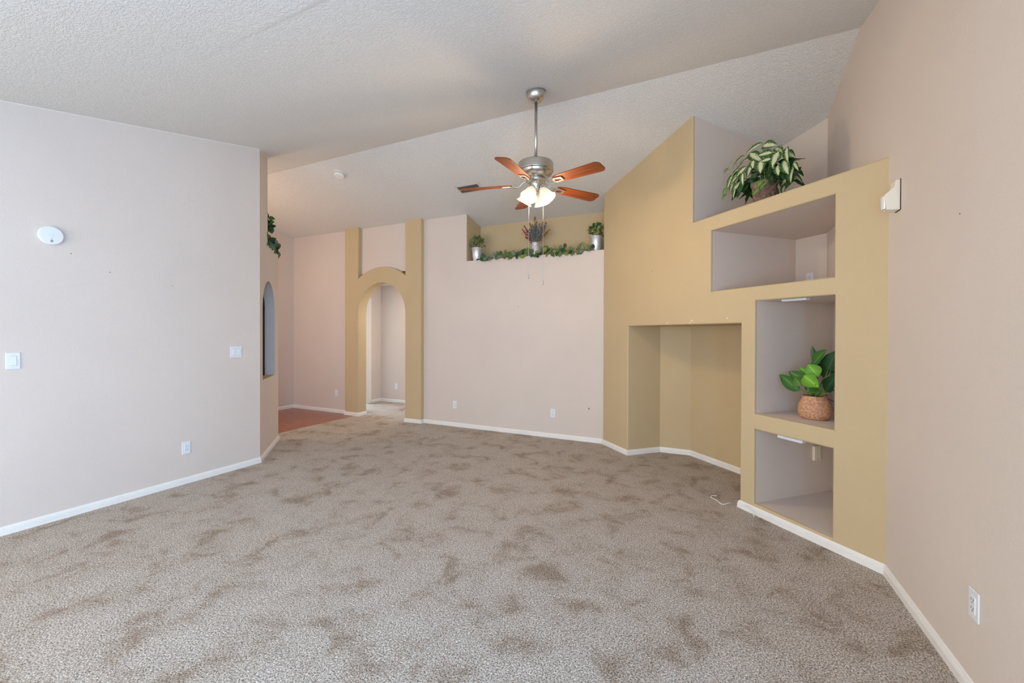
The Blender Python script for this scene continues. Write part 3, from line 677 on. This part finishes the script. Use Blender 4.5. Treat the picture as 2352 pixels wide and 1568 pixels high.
# --- big variegated plant on the ledge
x, y = UP(-2.631, .30)
bp_ = thing('potted_plant', 'variegated cream and green plant in a brown pot on the high ledge', 'plant', (x, y, 2.436))
pot(bp_, [(.0001, 0), (.070, 0), (.075, .02), (.094, .205), (.103, .215), (.103, .235), (.092, .238), (.090, .19), (.0001, .188)], POTB)
BIG = [(0.059,0.505,0.209,0.452,0.063,'v'),(0.248,0.427,0.282,0.288,0.050,'v'),(0.186,0.413,0.165,0.297,0.084,'v'),(0.287,0.269,0.279,0.132,0.046,'v'),(0.210,0.333,0.270,0.206,0.063,'v'),(0.177,0.310,0.197,0.219,0.054,'v'),(0.075,0.385,0.081,0.273,0.071,'v'),(-0.071,0.498,0.075,0.371,0.067,'v'),(0.153,0.417,0.050,0.427,0.050,'v'),(-0.103,0.496,-0.204,0.428,0.046,'v'),(0.054,0.535,-0.076,0.495,0.038,'v'),(-0.164,0.413,-0.233,0.359,0.038,'v'),(-0.274,0.364,-0.309,0.250,0.046,'v'),(-0.233,0.384,-0.291,0.265,0.050,'v'),(-0.147,0.383,-0.261,0.290,0.050,'v'),(-0.124,0.355,-0.101,0.237,0.042,'v'),(0.223,0.376,0.265,0.295,0.042,'g'),(0.287,0.290,0.353,0.206,0.029,'v'),(-0.028,0.452,-0.136,0.442,0.038,'v'),(0.115,0.342,0.144,0.269,0.046,'g'),(0.153,0.364,0.090,0.361,0.046,'v'),(0.004,0.403,0.025,0.330,0.046,'v'),(0.215,0.239,0.252,0.160,0.033,'g'),(0.076,0.202,0.062,0.161,0.054,'l'),(0.126,0.181,0.102,0.135,0.046,'l'),(0.057,0.149,0.016,0.111,0.046,'l'),(-0.267,0.267,-0.291,0.204,0.054,'l'),(-0.279,0.211,-0.287,0.161,0.038,'l'),(-0.257,0.433,-0.280,0.401,0.038,'l'),(-0.208,0.248,-0.196,0.151,0.021,'v'),(0.096,0.277,0.149,0.227,0.050,'g'),(-0.091,0.286,-0.026,0.241,0.038,'g'),(0.149,0.218,0.192,0.163,0.046,'g'),(0.076,0.243,0.005,0.258,0.050,'g'),(0.220,0.162,0.261,0.114,0.025,'g'),(-0.059,0.370,-0.136,0.369,0.046,'g'),(0.005,0.300,-0.058,0.275,0.042,'g'),(0.075,0.321,0.004,0.310,0.050,'g'),(0.209,0.434,0.250,0.422,0.025,'v')]
for k, (a0, z0, a1, z1, w, kd) in enumerate(BIG):
    d0 = -.06 - .05*math.cos(a0*6)+random.uniform(-.03, .03)
    if kd == 'g': d0 += .05
    if kd == 'l': d0 = -.13
    d1 = d0-.02-random.random()*.03
    mt = {'v': LV, 'g': LG, 'l': LL}[kd]
    leaf(bp_, loc3(a0, z0, d0), loc3(a1, z1, d1), w*1.3, mt, 'ivy' if kd == 'l' else 'ovate', up=(-ALN+Vector((0, 0, .5))), droop=.12, roll=random.uniform(-.25, .25))
    if kd == 'l': stem(bp_, [loc3(a0*.55, min(.36, z0+.14), d0*.6), loc3(a0*.85, z0+.06, d0), loc3(a0, z0, d0)], .0014)
    if kd == 'v' and k % 2 == 0: stem(bp_, [(0, 0, .18), loc3(a0*.5, .18+(z0-.18)*.75, d0*.4), loc3(a0, z0, d0)], .0028)
for a, z, a1, z1, kd in ((-.10, .40, -.20, .33, 'v'), (-.05, .42, -.10, .30, 'v'), (.02, .46, -.05, .38, 'v'), (-.16, .36, -.24, .24, 'g'), (-.08, .34, -.15, .22, 'v'), (-.02, .33, -.06, .22, 'g'), (-.13, .28, -.20, .16, 'g'), (-.20, .40, -.27, .30, 'v'),
                         (.06, .30, .04, .20, 'g'), (.12, .28, .12, .17, 'g'), (.18, .30, .21, .19, 'g'), (.10, .40, .13, .29, 'v'), (.22, .40, .30, .33, 'v'), (.14, .46, .22, .40, 'v'), (-.03, .28, -.10, .24, 'g'), (.03, .25, .10, .22, 'g'), (-.10, .24, -.16, .20, 'g'), (.20, .24, .17, .14, 'g'), (-.17, .30, -.25, .20, 'v'), (-.12, .46, -.19, .42, 'v')):
    d = random.uniform(-.09, -.02)
    leaf(bp_, loc3(a, z, d), loc3(a1, z1, d-.02), .065, LV if kd == 'v' else LG, up=(-ALN+Vector((0, 0, .6))), droop=.12, roll=random.uniform(-.4, .4))
for k in range(84):      # inner and rear foliage
    a = random.uniform(-.24, .24); z = random.uniform(.20, .46-abs(a)*.5); d = random.uniform(-.02, .16)
    dirn = Vector((random.uniform(-1, 1), random.uniform(-1, 1), random.uniform(-.9, .2))).normalized()
    p0 = loc3(a, z, d); leaf(bp_, p0, p0+dirn*random.uniform(.10, .15), random.uniform(.06, .085), random.choice([LG, LV, LV, LM, LG]), droop=.2)
for k in range(4):
    stem(bp_, [(0, 0, .18), loc3(random.uniform(-.1, .1), .30, -.02), loc3(random.uniform(-.2, .2), .38, random.uniform(-.05, .08))], .003)
stem(bp_, [loc3(.12, .21, -.08), loc3(.17, .14, -.12), loc3(.24, .16, -.12), loc3(.27, .13, -.12)], .0015, TWIG, 'tendril')
# --- green plant in the clay pot
x, y = UP(-2.173, .26)
np_ = thing('potted_plant', 'bright green broad-leaved plant in a rough clay pot inside the niche', 'plant', (x, y, .782))
pot(np_, [(.0001, 0), (.078, 0), (.090, .006), (.102, .035), (.105, .065), (.098, .105), (.082, .140), (.078, .160), (.080, .168), (.074, .170), (.068, .155), (.0001, .150)], POTT, n=40)
N2 = [(-0.068,0.198,-0.222,0.308,0.070),(-0.005,0.265,-0.155,0.340,0.065),(-0.041,0.306,-0.119,0.369,0.047),(-0.029,0.430,-0.045,0.532,0.033),(-0.028,0.394,0.071,0.513,0.070),(0.070,0.354,0.134,0.504,0.094),(0.060,0.316,-0.006,0.400,0.084),(-0.019,0.317,0.099,0.250,0.080),(0.078,0.243,0.013,0.208,0.056),(0.065,0.206,0.137,0.332,0.084),(0.073,0.326,0.129,0.346,0.042),(-0.059,0.213,-0.005,0.256,0.042),(-0.042,0.324,-0.060,0.401,0.037)]
DEP = [-.06, -.05, .02, .05, .02, .03, -.05, -.09, -.07, .02, .05, -.02, .04]
MT2 = [LM, LM, LB, LG, LM, LG, LB, LB, LM, LG, LG, LG, LM]
for (a0, z0, a1, z1, w), d, mt in zip(N2, DEP, MT2):
    leaf(np_, loc3(a0, z0, d), loc3(a1, z1, d-.02), w*1.32, mt, 'ovate', up=(-ALN+Vector((0, 0, .45))), droop=.10)
    stem(np_, [loc3(a0*.2, .15, d*.25), loc3(a0*.6, .15+(z0-.15)*.5, d*.6), loc3(a0, z0, d)], [.0045, .0035, .0025])
for a0, z0, a1, z1, d in ((-.03, .24, -.10, .30, -.10), (.02, .22, .05, .32, -.10), (-.02, .33, .02, .47, .02), (.05, .36, .10, .50, .07), (.08, .28, .20, .40, .07), (.10, .22, .21, .27, .06), (0, .30, .03, .46, .09), (-.06, .24, -.12, .33, .09)):
    leaf(np_, loc3(a0, z0, d), loc3(a1, z1, d+.02), .09, LM if d < 0 else LG, 'ovate', up=(-ALN+Vector((0, 0, .4))), droop=.1)
    stem(np_, [loc3(0, .15, 0), loc3(a0, z0, d)], .003)
bm = new(); tube(bm, [(.80, 4.115, .995), (.805, 4.06, .94), (.80, 3.98, .905), (.85, 3.88, .885), (.90, 3.80, .87)], .004, 6)
tag(mesh_obj('power_cord', bm, CORDB, smooth=True), 'brown cord hanging behind the clay pot in the niche', 'cord')
bm = new(); tube(bm, [(.905, 4.10, .80), (.86, 3.95, .786), (.82, 3.86, .786), (.90, 3.74, .786)], .0035, 6)
tag(mesh_obj('power_cord', bm, CORDW, smooth=True), 'white cord lying on the niche floor beside the clay pot', 'cord')
# --- metal buckets with greenery
def bucket(loc, label, seed, wide=1):
    rnd = random.Random(seed)
    t = thing('potted_plant', label, 'plant', loc, None, None)
    pot(t, [(.0001, 0), (.060, 0), (.062, .004), (.060, .010), (.077, .185), (.081, .188), (.082, .196), (.077, .199), (.074, .18), (.0001, .175)], TIN)
    for k in range(64):
        th = rnd.uniform(0, 2*PI); ph = rnd.uniform(-.25, 1.45); rr = rnd.uniform(.55, 1)
        c = Vector((math.cos(th)*math.cos(ph)*.105*wide*rr, math.sin(th)*math.cos(ph)*.085*rr, .215+.125*rr*math.sin(ph)+.03))
        dr = (c-Vector((0, 0, .19))).normalized()+Vector((rnd.uniform(-.8, .8), rnd.uniform(-.8, .8), rnd.uniform(-.9, .3)))
        leaf(t, c, c+dr.normalized()*rnd.uniform(.038, .055), rnd.uniform(.03, .042), rnd.choice([LE, LE, LG, LE3, LE2]), 'round', up=(rnd.uniform(-.4, .4), -1, .6), droop=.15)
    for k in range(7):
        th = rnd.uniform(0, 2*PI); e = Vector((math.cos(th)*.12*wide, math.sin(th)*.07, rnd.uniform(.27, .38)))
        stem(t, [(0, 0, .17), e*.5+Vector((0, 0, .12)), e], .0018, rnd.choice([TWIG, STEM]))
    return t
bucket((-3.186, 5.43, SH), 'leafy greenery in a galvanised bucket at the left end of the plant shelf', 3)
bucket((-1.385, 5.43, SH), 'leafy greenery in a galvanised bucket at the right end, beside the gold wall', 5)
# --- milk can with dried flowers
t = thing('flower_vase', 'dried mauve, rust and blue-grey flowers in a small whitewashed milk can', 'vase', (-2.262, 5.47, SH))
pot(t, [(.0001, 0), (.060, 0), (.064, .01), (.066, .10), (.062, .125), (.045, .155), (.043, .175), (.054, .205), (.049, .206), (.038, .175), (.0001, .16)], CAN)
for sg in (-1, 1):
    bm = new(); tube(bm, [(sg*.044, 0, .172), (sg*.072, 0, .168), (sg*.078, 0, .14), (sg*.060, 0, .122)], .004, 6); mesh_obj('handle', bm, CAN, t, smooth=True)
def sprig(parent, end, bend, mt, n, rad, dense=1, name='flower_sprig', fat=1):
    bm = new(); b0_ = Vector((end[0]*.08, end[1]*.08, .17)); e = Vector(end); mid = (b0_+e)/2+Vector(bend)
    def P(t_): return b0_*(1-t_)**2+mid*2*t_*(1-t_)+e*t_*t_
    tube(bm, [P(i/6) for i in range(7)], .0018, 4)
    for k in range(n):
        t_ = .25+.75*(k+random.random())/n; rr = rad*(1.25-t_)*fat
        c = P(min(1, t_))+Vector((random.uniform(-rr, rr), random.uniform(-rr, rr), random.uniform(-rr, rr)*.6)); sz = random.uniform(.0055, .010)
        vs = bmesh.ops.create_icosphere(bm, subdivisions=1, radius=sz)['verts']
        bmesh.ops.transform(bm, matrix=Matrix.Translation(c) @ Matrix.Diagonal((1, 1, random.uniform(.8, 1.6), 1)), verts=vs)
    return mesh_obj(name, bm, mt, parent)
for end, mt in (((-.135, .0, .46), MAUVE), ((-.155, -.02, .41), MAUVE), ((-.10, .02, .40), MAUVE), ((-.12, .0, .30), MAUVE),
                ((-.015, .03, .585), RUST), ((-.075, .02, .50), RUST), ((.085, .02, .49), RUST), ((.11, .0, .43), RUST), ((.17, -.01, .36), RUST), ((.13, .03, .34), RUST),
                ((.02, -.02, .50), BLUE), ((-.03, -.03, .46), BLUE), ((.06, -.03, .46), BLUE), ((.0, -.05, .40), BLUE), ((.13, .0, .47), BLUE), ((.09, -.04, .41), BLUE), ((-.06, -.03, .40), BLUE), ((.04, -.05, .34), BLUE), ((-.03, -.05, .33), BLUE), ((.08, -.05, .33), BLUE), ((0, .02, .43), BLUE)):
    sprig(t, (end[0]*1.28, end[1], end[2]), (random.uniform(-.01, .01), 0, .02), mt, 34 if mt is not BLUE else 46, .022 if mt is not BLUE else .036)
# --- garland along the shelf edge
g = thing('leaf_garland', 'artificial ivy and eucalyptus garland trailing along the edge of the plant shelf', 'garland', (-2.25, 5.35, SH))
rnd = random.Random(11)
vine = [Vector((-.82+1.70*i/40, .012+.012*math.sin(i*1.3), .016+.010*math.sin(i*.9)+.006*math.sin(i*2.3))) for i in range(41)]
stem(g, vine, .003, TWIG, 'vine')
for k in range(118):
    i = k*40/118; p = vine[int(i)]; big = math.sin(i*1.1)*.5+.5
    hang = rnd.random() < .38
    if hang: dirn = Vector((rnd.uniform(-.7, .7), rnd.uniform(-.75, -.35), rnd.uniform(-.85, -.2)))
    else: dirn = Vector((rnd.uniform(-.8, .8), rnd.uniform(-.4, .3), rnd.uniform(.15, 1.3)))
    dirn.normalize(); off = Vector((0, -.040 if hang else .0, 0 if hang else rnd.uniform(0, .035)*(.4+big)))
    mt = rnd.choice([LE, LE2, LE3, LE, LE2, LG]); kd = rnd.choice(['round', 'round', 'ovate', 'ivy'])
    st = p+off; leaf(g, st, st+dirn*rnd.uniform(.055, .085), rnd.uniform(.045, .068), mt, kd, up=(rnd.uniform(-.5, .5), -1, .35), droop=.12, roll=rnd.uniform(-.4, .4))
for xx in (-.42, .33): stem(g, [(xx, .01, .03), (xx-.01, .01, .09), (xx-.025, .01, .125)], .0022, TWIG, 'tendril')
# --- greenery on the ledge of the diagonal wall
DX = Vector((-S, S, 0)); DN = Vector((-S, -S, 0))
def dl(a, z, d): return Vector((*DP(a, d), z))
o_ = dl(5.85, LZ, .12)
g = thing('leaf_garland', 'green leafy vine spilling over the ledge of the diagonal wall at left', 'garland', tuple(o_))
vine = [dl(5.56+.68*i/12, LZ+.02+.008*math.sin(i*2), .05) - o_ for i in range(13)]+[dl(6.25, LZ-.03, .06)-o_, dl(6.255, LZ-.09, .06)-o_]
stem(g, vine, .003, TWIG, 'vine')
for k in range(96):
    i = k*14/96; p = vine[int(i)]
    hang = rnd.random() < .45
    dirn = Vector((rnd.uniform(-.6, .6), rnd.uniform(-.6, .6), 0))+(Vector((.35, .35, -.6)) if hang else Vector((0, 0, rnd.uniform(.2, 1))))
    dirn.normalize(); leaf(g, p, p+dirn*rnd.uniform(.085, .125), rnd.uniform(.07, .10), rnd.choice([LE, LE2, LG, LE]), 'round', up=(.8, -.3, .5), droop=.15, roll=rnd.uniform(-.4, .4))
stem(g, [vine[8], vine[9]+Vector((-.02, .02, .08)), vine[10]+Vector((-.03, .05, .13))], .003, TWIG, 'tendril')
p_ = thing('potted_plant', 'dark ivy in a slim pot half hidden behind the left corner', 'plant', tuple(dl(5.60, LZ, .10)))
pot(p_, [(.0001, 0), (.035, 0), (.050, .12), (.046, .12), (.0001, .10)], TIN)
for k in range(100):
    th = rnd.uniform(0, 2*PI); ph = rnd.uniform(-1.2, 1.3); rr = rnd.uniform(.3, 1)
    c = DX*(.27*(1 if k % 3 else .6))+Vector((math.cos(th)*math.cos(ph)*.10*rr, math.sin(th)*math.cos(ph)*.10*rr, .29+.11*rr*math.sin(ph)))
    dirn = Vector((rnd.uniform(-1, 1), rnd.uniform(-1, 1), rnd.uniform(-.8, .6))).normalized()
    leaf(p_, c, c+dirn*rnd.uniform(.06, .085), rnd.uniform(.055, .075), rnd.choice([LG, LG, LM, LE]), 'ovate', up=(.7, -.4, .5), droop=.15)
stem(p_, [(0, 0, .09), DX*.05+Vector((0, 0, .3)), DX*.36+Vector((0, 0, .42)), DX*.56+Vector((0, 0, .36))], .0025, TWIG, 'tendril')
for a, z in ((.36, .43), (.46, .40), (.40, .36)):
    c = DX*a+Vector((0, 0, z)); leaf(p_, c, c+Vector((-.02, .02, rnd.choice([-.07, .07]))), .045, LM, 'ivy', up=(.7, -.4, .2))
for k in range(5): stem(p_, [(0, 0, .09), DX*.06+Vector((rnd.uniform(-.08, .08), rnd.uniform(-.08, .08), .32))], .0025)
